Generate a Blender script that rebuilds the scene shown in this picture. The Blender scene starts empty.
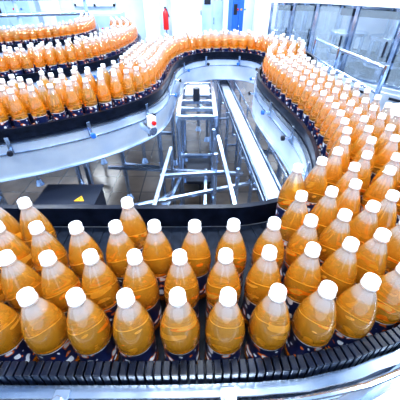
import bpy, math, random
from mathutils import Vector
random.seed(4)
D=bpy.data
ROOT=bpy.context.scene.collection
BZ=1.0   # belt height above the floor; all geometry below is written relative to belt level

# ---------------------------------------------------------------- materials
def mat(name,col,rough=.5,metal=0,**kw):
    m=D.materials.new(name); m.use_nodes=True
    b=m.node_tree.nodes['Principled BSDF']
    b.inputs['Base Color'].default_value=(*col,1)
    b.inputs['Roughness'].default_value=rough
    b.inputs['Metallic'].default_value=metal
    for k,v in kw.items():
        b.inputs[k.replace('_',' ')].default_value=v
    return m
def N(m,t,**kw):
    n=m.node_tree.nodes.new(t)
    for k,v in kw.items(): setattr(n,k,v)
    return n
def L(m,a,b): m.node_tree.links.new(a,b)
def noisy(m,c1,c2,scale=8,bump=0,detail=4,inp='Base Color'):
    b=m.node_tree.nodes['Principled BSDF']
    tc=N(m,'ShaderNodeTexCoord'); no=N(m,'ShaderNodeTexNoise'); r=N(m,'ShaderNodeValToRGB')
    no.inputs['Scale'].default_value=scale; no.inputs['Detail'].default_value=detail
    L(m,tc.outputs['Object'],no.inputs['Vector']); L(m,no.outputs['Fac'],r.inputs['Fac'])
    r.color_ramp.elements[0].position=.35; r.color_ramp.elements[1].position=.68
    r.color_ramp.elements[0].color=(*c1,1); r.color_ramp.elements[1].color=(*c2,1)
    L(m,r.outputs['Color'],b.inputs[inp])
    if bump:
        bp=N(m,'ShaderNodeBump'); bp.inputs['Strength'].default_value=bump
        L(m,no.outputs['Fac'],bp.inputs['Height']); L(m,bp.outputs['Normal'],b.inputs['Normal'])
    return m
M={}
M['steel']=noisy(mat('stainless_steel',(.7,.78,.9),.22,.95),(.28,.38,.55),(.74,.85,1),6)
M['steel2']=noisy(mat('brushed_steel_panel',(.7,.78,.9),.33,.6),(.58,.69,.86),(.84,.92,1),3)
M['tube']=mat('steel_tube',(.55,.68,.88),.16,.95)
M['black']=noisy(mat('black_plastic',(.006,.009,.02),.3,Specular_IOR_Level=.22),(.002,.004,.011),(.007,.011,.026),30)
M['belt']=noisy(mat('dark_belt',(.01,.013,.022),.45,Specular_IOR_Level=.12),(.004,.007,.015),(.012,.018,.032),40,.2)
M['white']=mat('white_paint',(.85,.9,.97),.5)
M['bluewhite']=noisy(mat('pale_blue_paint',(.5,.68,.95),.5),(.36,.55,.86),(.56,.74,.98),2)
M['blue']=mat('blue_paint',(.03,.16,.6),.4)
M['dark']=mat('dark_enclosure',(.01,.014,.028),.4)
M['red']=mat('red_enamel',(.7,.02,.02),.3)
M['yellow']=mat('yellow_warning',(.95,.5,.02),.5)
M['glass']=mat('machine_window',(.42,.52,.62),.05,0,Alpha=.28)
M['winglass']=mat('window_pane',(.75,.88,1),.1,0,Emission_Color=(.75,.88,1,1),Emission_Strength=1.2)
M['cap']=mat('white_cap_plastic',(.80,.83,.88),.3,Coat_Weight=.4)
M['rubber']=mat('grey_belt',(.45,.5,.6),.5)

def liquid():
    m=mat('amber_drink',(.9,.35,.03),.04,0,Transmission_Weight=.74,IOR=1.25,
          Coat_Weight=1.0,Coat_Roughness=.02,Coat_IOR=1.75)
    b=m.node_tree.nodes['Principled BSDF']
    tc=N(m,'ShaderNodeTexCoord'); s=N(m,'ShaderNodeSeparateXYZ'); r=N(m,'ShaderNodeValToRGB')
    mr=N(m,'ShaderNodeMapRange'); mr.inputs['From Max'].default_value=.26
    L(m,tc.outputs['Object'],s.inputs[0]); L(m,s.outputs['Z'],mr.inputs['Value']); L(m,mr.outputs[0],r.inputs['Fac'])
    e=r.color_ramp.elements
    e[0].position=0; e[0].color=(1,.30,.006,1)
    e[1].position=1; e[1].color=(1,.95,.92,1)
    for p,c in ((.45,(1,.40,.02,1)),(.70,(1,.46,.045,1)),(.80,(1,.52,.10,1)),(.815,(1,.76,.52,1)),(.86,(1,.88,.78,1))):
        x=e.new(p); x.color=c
    L(m,r.outputs['Color'],b.inputs['Base Color'])
    return m
M['liquid']=liquid()
def label():
    m=mat('bottle_label',(.02,.03,.1),.3)
    b=m.node_tree.nodes['Principled BSDF']
    tc=N(m,'ShaderNodeTexCoord'); s=N(m,'ShaderNodeSeparateXYZ'); L(m,tc.outputs['Object'],s.inputs[0])
    at=N(m,'ShaderNodeMath',operation='ARCTAN2'); L(m,s.outputs['Y'],at.inputs[0]); L(m,s.outputs['X'],at.inputs[1])
    cx=N(m,'ShaderNodeCombineXYZ'); ax=N(m,'ShaderNodeMath',operation='MULTIPLY'); ax.inputs[1].default_value=.04
    L(m,at.outputs[0],ax.inputs[0]); L(m,ax.outputs[0],cx.inputs[0]); L(m,s.outputs['Z'],cx.inputs[1])
    no=N(m,'ShaderNodeTexNoise'); no.inputs['Scale'].default_value=32; no.inputs['Detail'].default_value=1
    L(m,cx.outputs[0],no.inputs['Vector'])
    r=N(m,'ShaderNodeValToRGB'); r.color_ramp.interpolation='CONSTANT'
    e=r.color_ramp.elements; e[0].position=0; e[0].color=(.75,.8,.9,1); e[1].position=.38; e[1].color=(.012,.02,.08,1)
    x=e.new(.59); x.color=(.75,.17,.02,1); x=e.new(.64); x.color=(.85,.88,.95,1)
    L(m,no.outputs['Fac'],r.inputs['Fac'])
    gt=N(m,'ShaderNodeMath',operation='GREATER_THAN'); gt.inputs[1].default_value=.107
    L(m,s.outputs['Z'],gt.inputs[0])
    mx=N(m,'ShaderNodeMix',data_type='RGBA'); L(m,gt.outputs[0],mx.inputs['Factor'])
    L(m,r.outputs['Color'],mx.inputs['A']); mx.inputs['B'].default_value=(.85,.88,.95,1)
    L(m,mx.outputs['Result'],b.inputs['Base Color'])
    return m
M['label']=label()
def floor_mat():
    m=mat('wet_tiled_floor',(.3,.25,.2),.25)
    b=m.node_tree.nodes['Principled BSDF']
    tc=N(m,'ShaderNodeTexCoord'); br=N(m,'ShaderNodeTexBrick'); br.offset=0
    br.inputs['Scale'].default_value=1; br.inputs['Brick Width'].default_value=.3; br.inputs['Row Height'].default_value=.3
    br.inputs['Mortar Size'].default_value=.006
    br.inputs['Color1'].default_value=(.105,.082,.066,1); br.inputs['Color2'].default_value=(.15,.12,.10,1); br.inputs['Mortar'].default_value=(.04,.04,.045,1)
    no=N(m,'ShaderNodeTexNoise'); no.inputs['Scale'].default_value=2.2; no.inputs['Detail'].default_value=7
    r=N(m,'ShaderNodeValToRGB'); r.color_ramp.elements[0].position=.35; r.color_ramp.elements[0].color=(.35,.33,.34,1)
    r.color_ramp.elements[1].position=.65; r.color_ramp.elements[1].color=(1,1,1,1)
    mx=N(m,'ShaderNodeMix',data_type='RGBA',blend_type='MULTIPLY'); mx.inputs['Factor'].default_value=1
    L(m,tc.outputs['Object'],br.inputs['Vector']); L(m,tc.outputs['Object'],no.inputs['Vector'])
    L(m,no.outputs['Fac'],r.inputs['Fac']); L(m,br.outputs['Color'],mx.inputs['A']); L(m,r.outputs['Color'],mx.inputs['B'])
    L(m,mx.outputs['Result'],b.inputs['Base Color'])
    return m
M['floor']=floor_mat()
M['wall']=noisy(mat('wall_paint',(.7,.8,.95),.6),(.58,.73,.95),(.75,.86,1),1.2)
M['ceil']=mat('ceiling_paint',(.85,.9,.97),.7)

# ---------------------------------------------------------------- geometry helper
class G:
    def __init__(s): s.v=[];s.f=[];s.m=[];s.mats=[]
    def mi(s,k):
        if k not in s.mats: s.mats.append(k)
        return s.mats.index(k)
    def add(s,vs,fs,k):
        o=len(s.v); s.v+= [tuple(a) for a in vs]; i=s.mi(k)
        for f in fs: s.f.append([a+o for a in f]); s.m.append(i)
    def box(s,c,d,k,rot=0,axes=None):
        if axes is None:
            ca,sa=math.cos(rot),math.sin(rot)
            ax=[Vector((ca,sa,0)),Vector((-sa,ca,0)),Vector((0,0,1))]
        else: ax=axes
        c=Vector(c); vs=[]
        for z in(-1,1):
            for y in(-1,1):
                for x in(-1,1):
                    vs.append(c+ax[0]*x*d[0]/2+ax[1]*y*d[1]/2+ax[2]*z*d[2]/2)
        s.add(vs,[(0,2,3,1),(4,5,7,6),(0,1,5,4),(2,6,7,3),(0,4,6,2),(1,3,7,5)],k)
    def tube(s,a,b,r,k,n=12,r2=None):
        a=Vector(a);b=Vector(b);d=(b-a).normalized()
        u=d.orthogonal().normalized();w=d.cross(u); r2=r if r2 is None else r2
        vs=[];fs=[]
        for p,rr in((a,r),(b,r2)):
            for i in range(n):
                t=2*math.pi*i/n; vs.append(p+(u*math.cos(t)+w*math.sin(t))*rr)
        for i in range(n): j=(i+1)%n; fs.append((i,j,n+j,n+i))
        fs.append(tuple(range(n))[::-1]); fs.append(tuple(range(n,2*n)))
        s.add(vs,fs,k)
    def bar(s,a,b,w,h,k):
        a=Vector(a);b=Vector(b);d=(b-a); l=d.length; d.normalize()
        up=Vector((0,0,1)) if abs(d.z)<.95 else Vector((0,1,0))
        y=up.cross(d).normalized(); z=d.cross(y)
        s.box((a+b)/2,(l,w,h),k,axes=[d,y,z])
    def lathe(s,c,prof,k,n=24):
        c=Vector(c);vs=[];fs=[]
        for r,z in prof:
            for i in range(n):
                t=2*math.pi*i/n; vs.append(c+Vector((r*math.cos(t),r*math.sin(t),z)))
        for q in range(len(prof)-1):
            for i in range(n):
                j=(i+1)%n; fs.append((q*n+i,q*n+j,(q+1)*n+j,(q+1)*n+i))
        s.add(vs,fs,k)
    def obj(s,name,parent=None,smooth=False,bevel=0,z=0):
        me=D.meshes.new(name); me.from_pydata(s.v,[],s.f)
        for k in s.mats: me.materials.append(M[k])
        for p,i in zip(me.polygons,s.m): p.material_index=i; p.use_smooth=smooth
        me.update()
        o=D.objects.new(name,me); ROOT.objects.link(o)
        if parent: o.parent=parent
        else: o.location.z=BZ
        if bevel:
            bm=o.modifiers.new('bevel','BEVEL'); bm.width=bevel; bm.segments=2; bm.limit_method='ANGLE'
        if smooth:
            me.set_sharp_from_angle(angle=math.radians(40))
        return o
def empty(name):
    e=D.objects.new(name,None); ROOT.objects.link(e); e.location=(0,0,BZ); e.empty_display_size=.1
    return e

# ---------------------------------------------------------------- paths
def catmull(P,step=.02):
    P=[Vector((*p,0)) if len(p)==2 else Vector(p) for p in P]
    Q=[P[0]*2-P[1]]+P+[P[-1]*2-P[-2]]; out=[]
    for i in range(1,len(Q)-2):
        for k in range(24):
            t=k/24; a,b,c,d=Q[i-1],Q[i],Q[i+1],Q[i+2]
            out.append(.5*((2*b)+(c-a)*t+(2*a-5*b+4*c-d)*t*t+(3*b-a-3*c+d)*t**3))
    out.append(P[-1])
    res=[out[0]];acc=0
    for a,b in zip(out,out[1:]):
        seg=(b-a).length; 
        while acc+seg>=step:
            t=(step-acc)/seg; a=a.lerp(b,t); res.append(a.copy()); seg=(b-a).length; acc=0
        acc+=seg
    return res
def normals(P,win=4):
    out=[]
    for i in range(len(P)):
        a=P[max(0,i-win)];b=P[min(len(P)-1,i+win)]
        t=(b-a).normalized(); out.append(Vector((t.y,-t.x,0)))
    return out
def strip(g,P,Nn,o0,o1,z0,z1,k):
    """closed rectangular section swept along the path; o0/o1 are functions of index"""
    vs=[];fs=[];n=len(P)
    for i in range(n):
        a=P[i]+Nn[i]*o0(i); b=P[i]+Nn[i]*o1(i)
        vs+=[(a.x,a.y,z0),(b.x,b.y,z0),(b.x,b.y,z1),(a.x,a.y,z1)]
    for i in range(n-1):
        for q in range(4):
            r=(q+1)%4; fs.append((i*4+q,i*4+r,i*4+4+r,i*4+4+q))
    fs.append((0,3,2,1)); e=(n-1)*4; fs.append((e,e+1,e+2,e+3))
    g.add(vs,fs,k)
def offset_poly(P,Nn,of):
    Q=[P[i]+Nn[i]*of(i) for i in range(len(P))]
    return Q
def walk(Q,pitch):
    acc=0;out=[]
    for a,b in zip(Q,Q[1:]):
        d=(b-a); seg=d.length
        if seg<1e-6: continue
        dn=d.normalized(); t=pitch-acc
        while t<=seg:
            out.append((a+dn*t,dn)); t+=pitch
        acc=seg-(t-pitch)
    return out
def blocks(g,Q,pitch,length,thick,z0,z1,k):
    for p,t in walk(Q,pitch):
        g.box((p.x,p.y,(z0+z1)/2),(length,thick,z1-z0),k,rot=math.atan2(t.y,t.x))

GI=.084   # inner guard height
def conveyor(name,pts,wf,panel=.2,leg_every=.75,detail=True):
    P=catmull(pts,.02); Nn=normals(P,5); w=[wf(p) for p in P]
    for _ in range(20): w=[(w[max(0,i-3)]+w[i]+w[min(len(w)-1,i+3)])/3 for i in range(len(w))]
    W=lambda i:w[i]
    e=empty(name)
    g=G(); strip(g,P,Nn,lambda i:0,W,-.03,0,'belt')
    g.obj('belt_surface',e)
    g=G()
    for i in range(2,len(P)-2,2):
        a=P[i]+Nn[i]*.006; b=P[i]+Nn[i]*(w[i]-.006)
        g.bar((a.x,a.y,.001),(b.x,b.y,.001),.03,.004,'belt')
    g.obj('belt_slats',e)
    g=G()
    strip(g,P,Nn,lambda i:-.020,lambda i:-.004,.0,GI,'black')
    strip(g,P,Nn,lambda i:-.026,lambda i:-.020,GI-.02,GI,'black')
    strip(g,P,Nn,lambda i:-.026,lambda i:-.020,.004,.02,'black')
    strip(g,P,Nn,lambda i:w[i]+.004,lambda i:w[i]+.022,.0,.112,'black')
    g.obj('guard_strip',e)
    g=G()
    blocks(g,offset_poly(P,Nn,lambda i:w[i]+.015),.0165,.0135,.028,.03,.125,'black')
    g.obj('guard_links',e,bevel=.0018 if detail else 0)
    g=G()
    for s,of in((-1,lambda i,o:-o),(1,lambda i,o:w[i]+o)):
        strip(g,P,Nn,lambda i:of(i,.030),lambda i:of(i,.036),-panel,.010,'steel2')
        strip(g,P,Nn,lambda i:of(i,.030),lambda i:of(i,.052),-panel-.006,-panel,'steel')
        strip(g,P,Nn,lambda i:of(i,.034),lambda i:of(i,.042),-.055,-.045,'steel')
        strip(g,P,Nn,lambda i:of(i,.018),lambda i:of(i,.044),.006,.012,'steel')
    g.obj('side_panel',e)
    g=G()
    strip(g,P,Nn,lambda i:w[i]+.034,lambda i:w[i]+.056,.090,.096,'steel')
    strip(g,P,Nn,lambda i:w[i]+.034,lambda i:w[i]+.038,.05,.092,'steel')
    strip(g,P,Nn,lambda i:w[i]+.085,lambda i:w[i]+.135,.030,.036,'steel2')
    Q=offset_poly(P,Nn,lambda i:w[i]+.070)
    for a,b in zip(Q[::2],Q[2::2]):
        if (b-a).length>1e-4: g.tube((a.x,a.y,.098),(b.x,b.y,.098),.006,'tube',8)
    g.obj('guide_rail',e,smooth=True)
    g=G()
    for i in range(12,len(P)-3,int(.30/.02)):
        n=Nn[i]; r=math.atan2(-n.x,n.y)
        p=P[i]+n*(w[i]+.036)
        q=p+n*.012; g.box((q.x,q.y,.03),(.03,.008,.13),'steel',rot=r)
        q=p+n*.030; g.box((q.x,q.y,.09),(.030,.05,.022),'steel',rot=r)
        g.tube((q.x,q.y,.04),(q.x,q.y,.112),.006,'tube',10); g.tube((q.x,q.y,.102),(q.x,q.y,.113),.011,'steel',6)
        q3=p+n*.10
        g.tube((q.x,q.y,.05),(q3.x,q3.y,.05),.008,'tube',10)
        g.tube((q3.x,q3.y,.05),(q3.x+n.x*.012,q3.y+n.y*.012,.05),.015,'dark',8)
    for c_,i in enumerate(range(20,len(P)-3,int(.42/.02))):
        n=Nn[i]; r=math.atan2(-n.x,n.y)
        p=P[i]-n*.036
        q=p-n*.008; g.box((q.x,q.y,.0),(.022,.008,.10),'steel',rot=r)
        q3=p-n*.05
        g.tube((q.x,q.y,-.02),(q3.x,q3.y,-.02),.008,'tube',10)
        g.tube((q3.x,q3.y,-.02),(q3.x-n.x*.018,q3.y-n.y*.018,-.02),.016,'blue' if c_%2 else 'dark',8)
    g.obj('rail_clamps',e,bevel=.0015 if detail else 0)
    g=G()
    for i in range(15,len(P)-5,int(leg_every/.02)):
        n=Nn[i]; a=P[i]+n*.03; b=P[i]+n*(w[i]-.03)
        for q in(a,b):
            g.tube((q.x,q.y,-BZ+.05),(q.x,q.y,-.03),.02,'tube',14)
            g.tube((q.x,q.y,-BZ),(q.x,q.y,-BZ+.06),.045,'steel',14,.02)
        g.bar((a.x,a.y,-.12),(b.x,b.y,-.12),.04,.04,'steel')
        g.bar((a.x,a.y,-.62),(b.x,b.y,-.62),.03,.03,'steel')
    g.obj('support_legs',e,smooth=True)
    return P,Nn,w

main=[(-2.6,.80),(-1.6,.79),(-.69,.785),(0,.785),(.2,.80),(.367,.866),(.47,.97),(.53,1.1),(.566,1.25),(.585,1.45),(.576,1.63),
 (.545,1.9),(.51,2.22),(.50,2.5),(.54,2.75),(.62,2.95),(.68,3.15),(.66,3.35),(.55,3.5),(.35,3.58),(.1,3.56),(-.1,3.42),
 (-.22,3.17),(-.27,2.9),(-.285,2.5),(-.31,2.22),(-.38,2.02),(-.49,1.87),(-.62,1.74),(-.80,1.61),(-1.04,1.48),(-1.5,1.32),(-2.6,1.1)]
def wmain(p):
    if p.y<.95 and p.x<.5: return .52
    if p.x<-.7 and p.y>1: return .50
    if p.x<0 and p.y>1: return .42
    return .42
Pm,Nm,wm=conveyor('accumulation_conveyor',main,wmain)
Pb,Nb,wb=conveyor('rear_conveyor',[(-1.1,5.4),(-.85,4.6),(-.82,3.9),(-.98,3.2),(-1.35,2.72),(-1.9,2.42),(-2.6,2.25),(-4.2,2.2)],lambda p:.36,detail=False)
Pc,Nc,wc=conveyor('far_conveyor',[(-1.9,6.2),(-1.65,5.3),(-1.7,4.7),(-2.1,4.2),(-2.7,3.85),(-3.6,3.7),(-4.8,3.7)],lambda p:.3,detail=False)

# ---------------------------------------------------------------- bottles
def bottle_mesh():
    n=32; prof=[(.0005,.004),(.018,.004),(.028,0),(.036,.003),(.0405,.012),(.0415,.022),(.0412,.026),(.0396,.030),(.0396,.070),(.0396,.110),
      (.0412,.113),(.0418,.117),(.0410,.120),(.0412,.123),(.0422,.127),(.0422,.137),(.0406,.152),(.0374,.169),(.0325,.187),(.0264,.205),(.0203,.220),(.0157,.230),(.0130,.236),(.0126,.239),
      (.0168,.2395),(.0168,.2425),(.0128,.243)]
    cap=[(.0128,.2425),(.0158,.2432),(.0160,.2465),(.0152,.247),(.0158,.248),(.0155,.2585),(.0142,.2605),(.0005,.261)]
    vs=[];fs=[];mi=[]
    for pi,pr in enumerate((prof,cap)):
        o=len(vs)
        for q,(r,z) in enumerate(pr):
            for i in range(n):
                rr=r
                if pi==1 and q in(4,5) and i%2: rr-=.0007
                t=2*math.pi*i/n; vs.append((rr*math.cos(t),rr*math.sin(t),z))
        for q in range(len(pr)-1):
            for i in range(n):
                j=(i+1)%n; fs.append((o+q*n+i,o+q*n+j,o+(q+1)*n+j,o+(q+1)*n+i))
                mi.append(1 if pi else (2 if 7<=q<=8 else 0))
        fs.append(tuple(range(o,o+n))[::-1]); mi.append(1 if pi else 0)
        e=o+(len(pr)-1)*n; fs.append(tuple(range(e,e+n))); mi.append(1 if pi else 0)
    me=D.meshes.new('drink_bottle'); me.from_pydata(vs,[],fs)
    for k in('liquid','cap','label'): me.materials.append(M[k])
    for p,i in zip(me.polygons,mi): p.material_index=i; p.use_smooth=True
    me.set_sharp_from_angle(angle=math.radians(50))
    return me
BM=bottle_mesh()
front=[(-.51,.32),(-.415,.318),(-.321,.318),(-.229,.318),(-.1365,.318),(-.043,.318),(.051,.32),(.1455,.3267),(.2405,.3355),(.331,.352),(.418,.385),(.503,.43),
 (-.50,.413),(-.4095,.413),(-.321,.412),(-.231,.415),(-.137,.415),(-.043,.415),(.053,.4195),(.150,.4270),(.245,.4350),(.334,.451),(.420,.482),(.502,.527),
 (-.48,.507),(-.387,.505),(-.294,.505),(-.2,.508),(-.1085,.51),(-.0136,.512),(.0805,.5165),(.177,.5215),(.271,.532),(.361,.553),(.4460,.587),(.5246,.635),
 (-.461,.602),(-.55,.60),(-.19,.602),(.275,.630),(.365,.652),(.446,.69)]
placed=[]
def place(P,Nn,w,lanes0=.052,dl=.083,ok=lambda x,y:True,mind=.091,prob=1):
    k=0
    while True:
        o=lanes0+k*dl
        if o>max(w)-.045: break
        for i in range(len(P)-1):
            for s in(0,.5):
                if o>w[i]-.045: continue
                p=P[i].lerp(P[i+1],s)+Nn[i]*o
                if not ok(p.x,p.y): continue
                if any((p.x-a)**2+(p.y-b)**2<mind*mind for a,b in placed): continue
                bad=False
                for j in range(max(0,i-40),min(len(P),i+40),2):
                    if (P[j]-p).length<.046 or (P[j]+Nn[j]*w[j]-p).length<.046: bad=True;break
                if bad: continue
                placed.append((p.x,p.y))
        k+=1
def spawn(name,lst,off):
    e=empty(name)
    for (x,y) in lst:
        o=D.objects.new('bottle',BM); ROOT.objects.link(o); o.parent=e
        o.location=(x+random.uniform(-.0015,.0015),y+random.uniform(-.0015,.0015),.0035); o.rotation_euler=(0,0,random.uniform(0,6.28))
placed=list(front)
def okm(x,y):
    if x<.30 and y<.85: return False
    if x<.56 and y<.60: return False
    if x<.42 and y<.72: return False
    if x<-2.2: return False
    return True
place(Pm,Nm,wm,ok=okm)
spawn('drink_bottles',placed,0)
placed=[]
place(Pb,Nb,wb,ok=lambda x,y:x>-3.4); spawn('drink_bottles',placed,0)
placed=[]
place(Pc,Nc,wc,ok=lambda x,y:x>-4.2); spawn('drink_bottles',placed,0)

# ---------------------------------------------------------------- inside the loop
e=empty('transfer_conveyor')
g=G()
A=Vector((.455,1.0,-.30));B=Vector((.235,4.6,-.30)); d=(B-A).normalized(); s=Vector((d.y,-d.x,0))
g.bar(A,B,.085,.03,'rubber')
for o in(-.055,.055):
    g.bar(A+s*o+Vector((0,0,-.02)),B+s*o+Vector((0,0,-.02)),.012,.10,'steel')
    g.bar(A+s*o*1.15+Vector((0,0,.0)),B+s*o*1.15+Vector((0,0,.0)),.008,.03,'black')
for o in(-.10,.10):
    g.bar(A+s*o+Vector((0,0,.07)),B+s*o+Vector((0,0,.07)),.008,.02,'steel')
L_=(B-A).length
for i in range(9):
    p=A+d*(.1+i*L_/9)
    for o in(-1,1):
        g.bar(p+s*o*.06+Vector((0,0,-.03)),p+s*o*.10+Vector((0,0,-.03)),.02,.01,'steel')
        g.bar(p+s*o*.10+Vector((0,0,-.03)),p+s*o*.10+Vector((0,0,.07)),.012,.02,'steel')
for i in range(5):
    p=A+d*(.35+i*.75)
    for o in(-.06,.06):
        q=p+s*o; g.tube((q.x,q.y,-BZ),(q.x,q.y,-.33),.016,'tube')
    g.bar(p+s*-.06+Vector((0,0,-.4)),p+s*.06+Vector((0,0,-.4)),.02,.02,'steel')
g.obj('frame',e,bevel=.002)

e=empty('steel_support_frame')
g=G()
X0,X1,Y0,Y1,zt=-.17,.12,2.15,3.05,-.12
for x in(X0,X1):
    g.bar((x,Y0,zt),(x,Y1,zt),.035,.035,'steel')
    g.bar((x,Y0,-.7),(x,Y1,-.7),.03,.03,'steel')
    for y in(Y0,(Y0+Y1)/2,Y1):
        g.tube((x,y,-BZ),(x,y,zt),.018,'tube'); g.tube((x,y,-BZ),(x,y,-BZ+.05),.04,'steel',12,.02)
for i in range(6):
    y=Y0+(Y1-Y0)*i/5; g.bar((X0,y,zt),(X1,y,zt),.03,.03,'steel')
g.bar((X0,Y0,-.45),(X1,Y0,-.45),.03,.03,'steel')
g.bar((X0,Y1,-.45),(X1,Y1,-.45),.03,.03,'steel')
g.box(((X0+X1)/2,2.78,zt+.02),(.22,.3,.012),'steel2')
g.tube((-.03,2.5,zt+.015),(-.03,2.5,zt+.12),.03,'dark')
g.obj('frame',e,bevel=.002)

e=empty('floor_beam_frame')
g=G()
for (a,b) in(((-.8,1.35,-.45),(.38,1.75,-.45)),((-.75,2.05,-.5),(.34,1.95,-.5)),((-.35,1.1,-.6),(-.15,2.1,-.6)),((.02,1.1,-.55),(.05,2.1,-.55)),((-.9,1.2,-.75),(-.2,2.1,-.75)),((-.26,1.25,-.30),(-.22,2.0,-.30)),((-.26,1.6,-.30),(.19,1.62,-.28)),((.19,1.2,-.25),(.14,2.1,-.25))):
    g.bar(a,b,.024,.024,'steel')
for x,y,z in((-.8,1.35,-.43),(.1,1.63,-.15),(.1,2.0,-.15),(-.35,1.1,-.58),(.05,1.1,-.53),(-.15,2.08,-.58),(.26,1.7,-.3),(-.26,1.27,-.3),(-.22,1.98,-.3),(.19,1.22,-.25)):
    g.tube((x,y,-BZ),(x,y,z),.014,'tube'); g.tube((x,y,-BZ),(x,y,-BZ+.04),.04,'steel',12,.02)
# flat dark plates set low among the floor beams
g.box((-.15,1.62,-.80),(.62,.42,.03),'dark'); g.box((.0,2.55,-.82),(.26,.5,.03),'dark')
g.box((-.62,1.55,-.78),(.28,.36,.03),'dark')
for x in(-.44,.14):
    for y in(1.43,1.81): g.tube((x,y,-BZ),(x,y,-.8),.012,'tube')
g.obj('beams',e,bevel=.002)

# dark drive cabinet with warning triangle
g=G()
g.box((-.80,1.44,-.52),(.34,.2,.36),'dark'); g.box((-.80,1.44,-.335),(.36,.22,.012),'dark')
g.box((-.80,1.335,-.52),(.30,.012,.3),'dark')
for x in(-.93,-.67):
    for y in(1.37,1.51): g.tube((x,y,-BZ),(x,y,-.7),.015,'tube')
g.add([(-.75,1.37,-.329),(-.69,1.37,-.329),(-.72,1.42,-.329),(-.75,1.37,-.326),(-.69,1.37,-.326),(-.72,1.42,-.326)],[(0,2,1),(3,4,5),(0,1,4,3),(1,2,5,4),(2,0,3,5)],'yellow')
g.box((-.72,1.394,-.325),(.005,.020,.003),'dark'); g.box((-.72,1.377,-.325),(.005,.005,.003),'dark')
g.obj('drive_cabinet',bevel=.0)

e=empty('photo_sensor')
g=G()
g.tube((-.38,1.86,-.06),(-.30,1.76,-.06),.03,'steel'); g.box((-.31,1.78,.0),(.04,.05,.07),'white',rot=.7)
g.tube((-.295,1.755,.0),(-.285,1.742,.0),.014,'red'); g.bar((-.34,1.82,-.12),(-.34,1.82,.02),.02,.02,'steel')
g.obj('body',e,bevel=.002)

# ---------------------------------------------------------------- right side machines
def panel_machine(name,c,rot,Lx,Dy,z0,z1,nwin,wz0,wz1):
    e=empty(name); g=G(); ca,sa=math.cos(rot),math.sin(rot)
    ax=[Vector((ca,sa,0)),Vector((-sa,ca,0)),Vector((0,0,1))]; c=Vector((c[0],c[1],0))
    def pt(x,y,z): return c+ax[0]*x+ax[1]*y+Vector((0,0,z))
    def bx(x,y,z,a,b,h,k): g.box(pt(x,y,z),(a,b,h),k,axes=ax)
    bx(0,0,(z0+wz0)/2,Lx,Dy,wz0-z0,'steel2')
    bx(0,0,(wz1+z1)/2,Lx,Dy,z1-wz1,'white')
    bx(0,0,wz0+.02,Lx*.96,Dy*.9,.03,'steel')
    bx(0,Dy/2-.03,(wz0+wz1)/2,Lx*.96,.02,wz1-wz0,'steel2')
    bx(0,Dy/2-.05,wz0+.12,Lx*.9,.03,.14,'dark')
    bx(0,0,wz1-.10,Lx*.9,.12,.08,'dark')
    for i in range(nwin):
        x=-Lx/2+Lx*(i+.5)/nwin
        bx(x,-Dy/2-.006,(z0+wz0)/2,Lx/nwin-.06,.012,(wz0-z0)-.1,'steel2')
        bx(x,-Dy/2-.016,wz0-.10,Lx/nwin-.3,.012,.03,'dark')
    for i in range(nwin+1):
        x=-Lx/2+.03+(Lx-.06)*i/nwin
        for y in(-Dy/2+.03,Dy/2-.03): bx(x,y,(wz0+wz1)/2,.045,.045,wz1-wz0,'steel')
    for i in range(nwin):
        x=-Lx/2+Lx*(i+.5)/nwin
        bx(x,-Dy/2+.02,(wz0+wz1)/2,Lx/nwin-.09,.012,wz1-wz0-.06,'glass')
        bx(x+Lx/nwin*.35,-Dy/2-.02,(wz0+wz1)/2,.02,.02,.16,'dark')
        p=pt(x,0,0)
        g.tube((p.x,p.y,wz0+.03),(p.x,p.y,wz1),.05,'steel')
        g.tube((p.x,p.y,wz0+.12),(p.x,p.y,wz0+.2),.22,'steel',20)
        g.tube((p.x,p.y,wz0+.2),(p.x,p.y,wz0+.215),.225,'dark',20)
        g.tube((p.x,p.y,wz0+.42),(p.x,p.y,wz0+.46),.24,'steel',20)
        for q in range(8):
            a=q*math.pi/4; g.tube((p.x+.2*math.cos(a),p.y+.2*math.sin(a),wz0+.2),(p.x+.2*math.cos(a),p.y+.2*math.sin(a),wz0+.42),.02,'tube',8)
    for x in(-Lx/2+.1,Lx/2-.1):
        for y in(-Dy/2+.1,Dy/2-.1):
            p=pt(x,y,0); g.tube((p.x,p.y,-BZ),(p.x,p.y,z0),.04,'steel')
    g.obj('body',e,bevel=.004)
panel_machine('filling_machine',(2.55,3.9),math.radians(-52),2.2,1.0,-.85,.62,4,-.30,.48)
panel_machine('labelling_machine',(2.35,6.3),math.radians(-20),2.0,.9,-.85,.6,5,-.5,.40)

e=empty('drive_motor')
g=G()
g.tube((1.30,1.75,.02),(1.62,1.88,.02),.085,'steel2',24); g.tube((1.62,1.88,.02),(1.66,1.896,.02),.09,'dark',24)
for i in range(8):
    t=.2+.07*i; a=Vector((1.30,1.75,.02)).lerp(Vector((1.62,1.88,.02)),t); b=a+Vector((.012,.005,0)); g.tube(a,b,.098,'steel',24)
g.box((1.24,1.73,-.01),(.14,.18,.22),'white',rot=.38)
g.box((1.42,1.80,.14),(.14,.1,.07),'dark',rot=.38)
g.tube((1.42,1.80,-BZ),(1.42,1.80,-.06),.035,'tube')
g.obj('body',e,smooth=True,bevel=.003)
g=G()
pts=[(1.14,3.5,.0),(1.16,2.9,0),(1.22,2.2,.0)]
for z in(.05,.22):
    for a,b in zip(pts,pts[1:]): g.tube((a[0]+.1,a[1],z),(b[0]+.1,b[1],z),.014,'tube')
for a in pts: g.tube((a[0]+.1,a[1],-BZ),(a[0]+.1,a[1],.24),.018,'tube')
g.obj('safety_railing',smooth=True)

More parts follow.
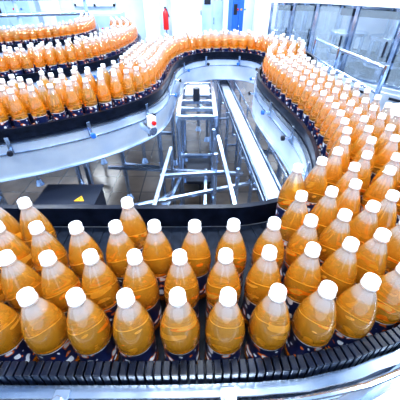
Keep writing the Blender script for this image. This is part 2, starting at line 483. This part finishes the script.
# ---------------------------------------------------------------- room
def slab(name,c,d,k):
    g=G(); g.box(c,d,k); return g.obj(name)
slab('floor',(0,3.5,-BZ-.05),(12.2,14.2,.1),'floor')
slab('ceiling',(0,3.5,2.85),(12.2,14.2,.1),'ceil')
slab('wall_back',(0,10.05,.9),(12,.1,3.8),'wall')
slab('wall_front',(0,-3.05,.9),(12,.1,3.8),'wall')
slab('wall_left',(-6.05,3.5,.9),(.1,13,3.8),'wall')
slab('wall_right',(6.05,3.5,.9),(.1,13,3.8),'wall')
slab('baseboard_back',(0,9.98,-BZ+.08),(12,.03,.16),'bluewhite')
def door(name,x,w,k='white'):
    g=G(); h=2.1
    g.box((x,9.97,-BZ+h/2),(w,.04,h),k)
    for s_ in(-1,1): g.box((x+s_*(w/2+.04),9.95,-BZ+h/2),(.08,.08,h+.08),'steel2')
    g.box((x,9.95,-BZ+h+.04),(w+.16,.08,.08),'steel2')
    g.box((x,9.94,-.05+.3),(w*.4,.03,.5),'glass'); g.box((x+w*.4,9.92,-.02),(.03,.05,.14),'steel')
    g.obj(name,bevel=.004)
door('door_1',-.35,.95)
for x in(-1.35,1.75,-4.2):
    g=G(); g.box((x,9.75,.9),(.4,.4,3.78),'white'); g.box((x,9.75,-BZ+.15),(.44,.44,.3),'bluewhite'); g.obj('structural_column',bevel=.01)
g=G(); g.lathe((-.95,9.45,-.75+.35),[(.001,0),(.07,0),(.075,.02),(.075,.38),(.06,.43),(.025,.46),(.025,.5),(.001,.5)],'red',20)
g.box((-.95,9.45,.12),(.05,.1,.03),'dark'); g.tube((-.92,9.45,.1),(-.85,9.42,-.1),.012,'dark')
g.box((-.95,9.52,-.2),(.08,.03,.2),'steel'); g.tube((-.95,9.52,-BZ),(-.95,9.52,-.1),.02,'steel')
g.obj('fire_extinguisher',smooth=True)
def cabinet(name,x,y,w,dp,h,k,rot=0,screen=True):
    g=G(); g.box((x,y,-BZ+.1+h/2),(w,dp,h),k,rot=rot); g.box((x,y,-BZ+.05),(w*.94,dp*.9,.1),'dark',rot=rot)
    ca,sa=math.cos(rot),math.sin(rot)
    def f(lx,z,a,hh,kk,ly=-dp/2-.008): g.box((x+ca*lx-sa*ly,y+sa*lx+ca*ly,z),(a,.016,hh),kk,rot=rot)
    for s_ in(-1,1): f(s_*w/4,-BZ+.1+h/2,w/2-.03,h-.06,k)
    f(.03,-BZ+h*.55,.02,.14,'steel',-dp/2-.03)
    if screen: f(-w/4,-BZ+h*.8,w*.3,.2,'dark',-dp/2-.02)
    for q in range(3): f(w/4-.08+.08*q,-BZ+h*.8,.035,.035,('red','yellow','blue')[q],-dp/2-.025)
    g.obj(name,bevel=.006)
cabinet('control_cabinet',-2.6,8.2,1.5,.5,1.0,'bluewhite')
cabinet('control_cabinet',.82,7.9,.26,.5,1.5,'blue',0.1)
cabinet('control_cabinet',-4.4,8.0,1.0,.5,1.5,'bluewhite',.2)
cabinet('control_cabinet',.30,8.4,.5,.4,1.7,'bluewhite')
g=G()
for z in(-.3,-.05,.2,.45): g.tube((-5.8,5.6,z),(-2.2,6.8,z),.035,'tube')
for t in(0,.33,.66,1):
    x=-5.7+3.45*t;y=5.63+1.15*t
    g.tube((x,y+.06,-BZ),(x,y+.06,.6),.035,'bluewhite')
g.obj('pipe_rack',smooth=True)
for i,x in enumerate((-3.0,3.6,4.9)):
    g=G(); g.box((x,9.98,.75),(1.1,.03,1.2),'winglass')
    for s_ in(-1,0,1): g.box((x+s_*.55,9.95,.75),(.06,.06,1.26),'white')
    for s_ in(-1,1): g.box((x,9.95,.75+s_*.6),(1.16,.06,.06),'white')
    g.obj('window_%d'%(i+1))

# ---------------------------------------------------------------- lights
def area(x,y,z,sx,sy,p,col=(.85,.93,1)):
    l=D.lights.new('ceiling_light','AREA'); l.shape='RECTANGLE'; l.size=sx; l.size_y=sy; l.energy=p; l.color=col
    o=D.objects.new('ceiling_light',l); ROOT.objects.link(o); o.location=(x,y,z+BZ)
    g=G(); g.box((x,y,z+.05),(sx+.06,sy+.06,.06),'white'); g.obj('light_fixture')
for x,k in((-3,1),(0,1),(3,1.3)):
    for y,p in((-.8,100),(1.8,102),(4.6,102),(7.8,125)):
        area(x,y,2.65,1.4,.28,p*k)
w=D.worlds.new('world'); bpy.context.scene.world=w; w.use_nodes=True
w.node_tree.nodes['Background'].inputs[0].default_value=(.6,.78,1,1); w.node_tree.nodes['Background'].inputs[1].default_value=.8

# ---------------------------------------------------------------- camera
c=D.cameras.new('camera'); c.lens=290/400*36; c.sensor_width=36; c.clip_start=.02
o=D.objects.new('camera',c); ROOT.objects.link(o); o.location=(0,0,.72+BZ); o.rotation_euler=(math.radians(52.8),0,0)
bpy.context.scene.camera=o
sc=bpy.context.scene
sc.view_settings.view_transform='Standard'; sc.view_settings.exposure=0
try: sc.view_settings.look='Medium High Contrast'
except Exception as ex: print('look',ex)
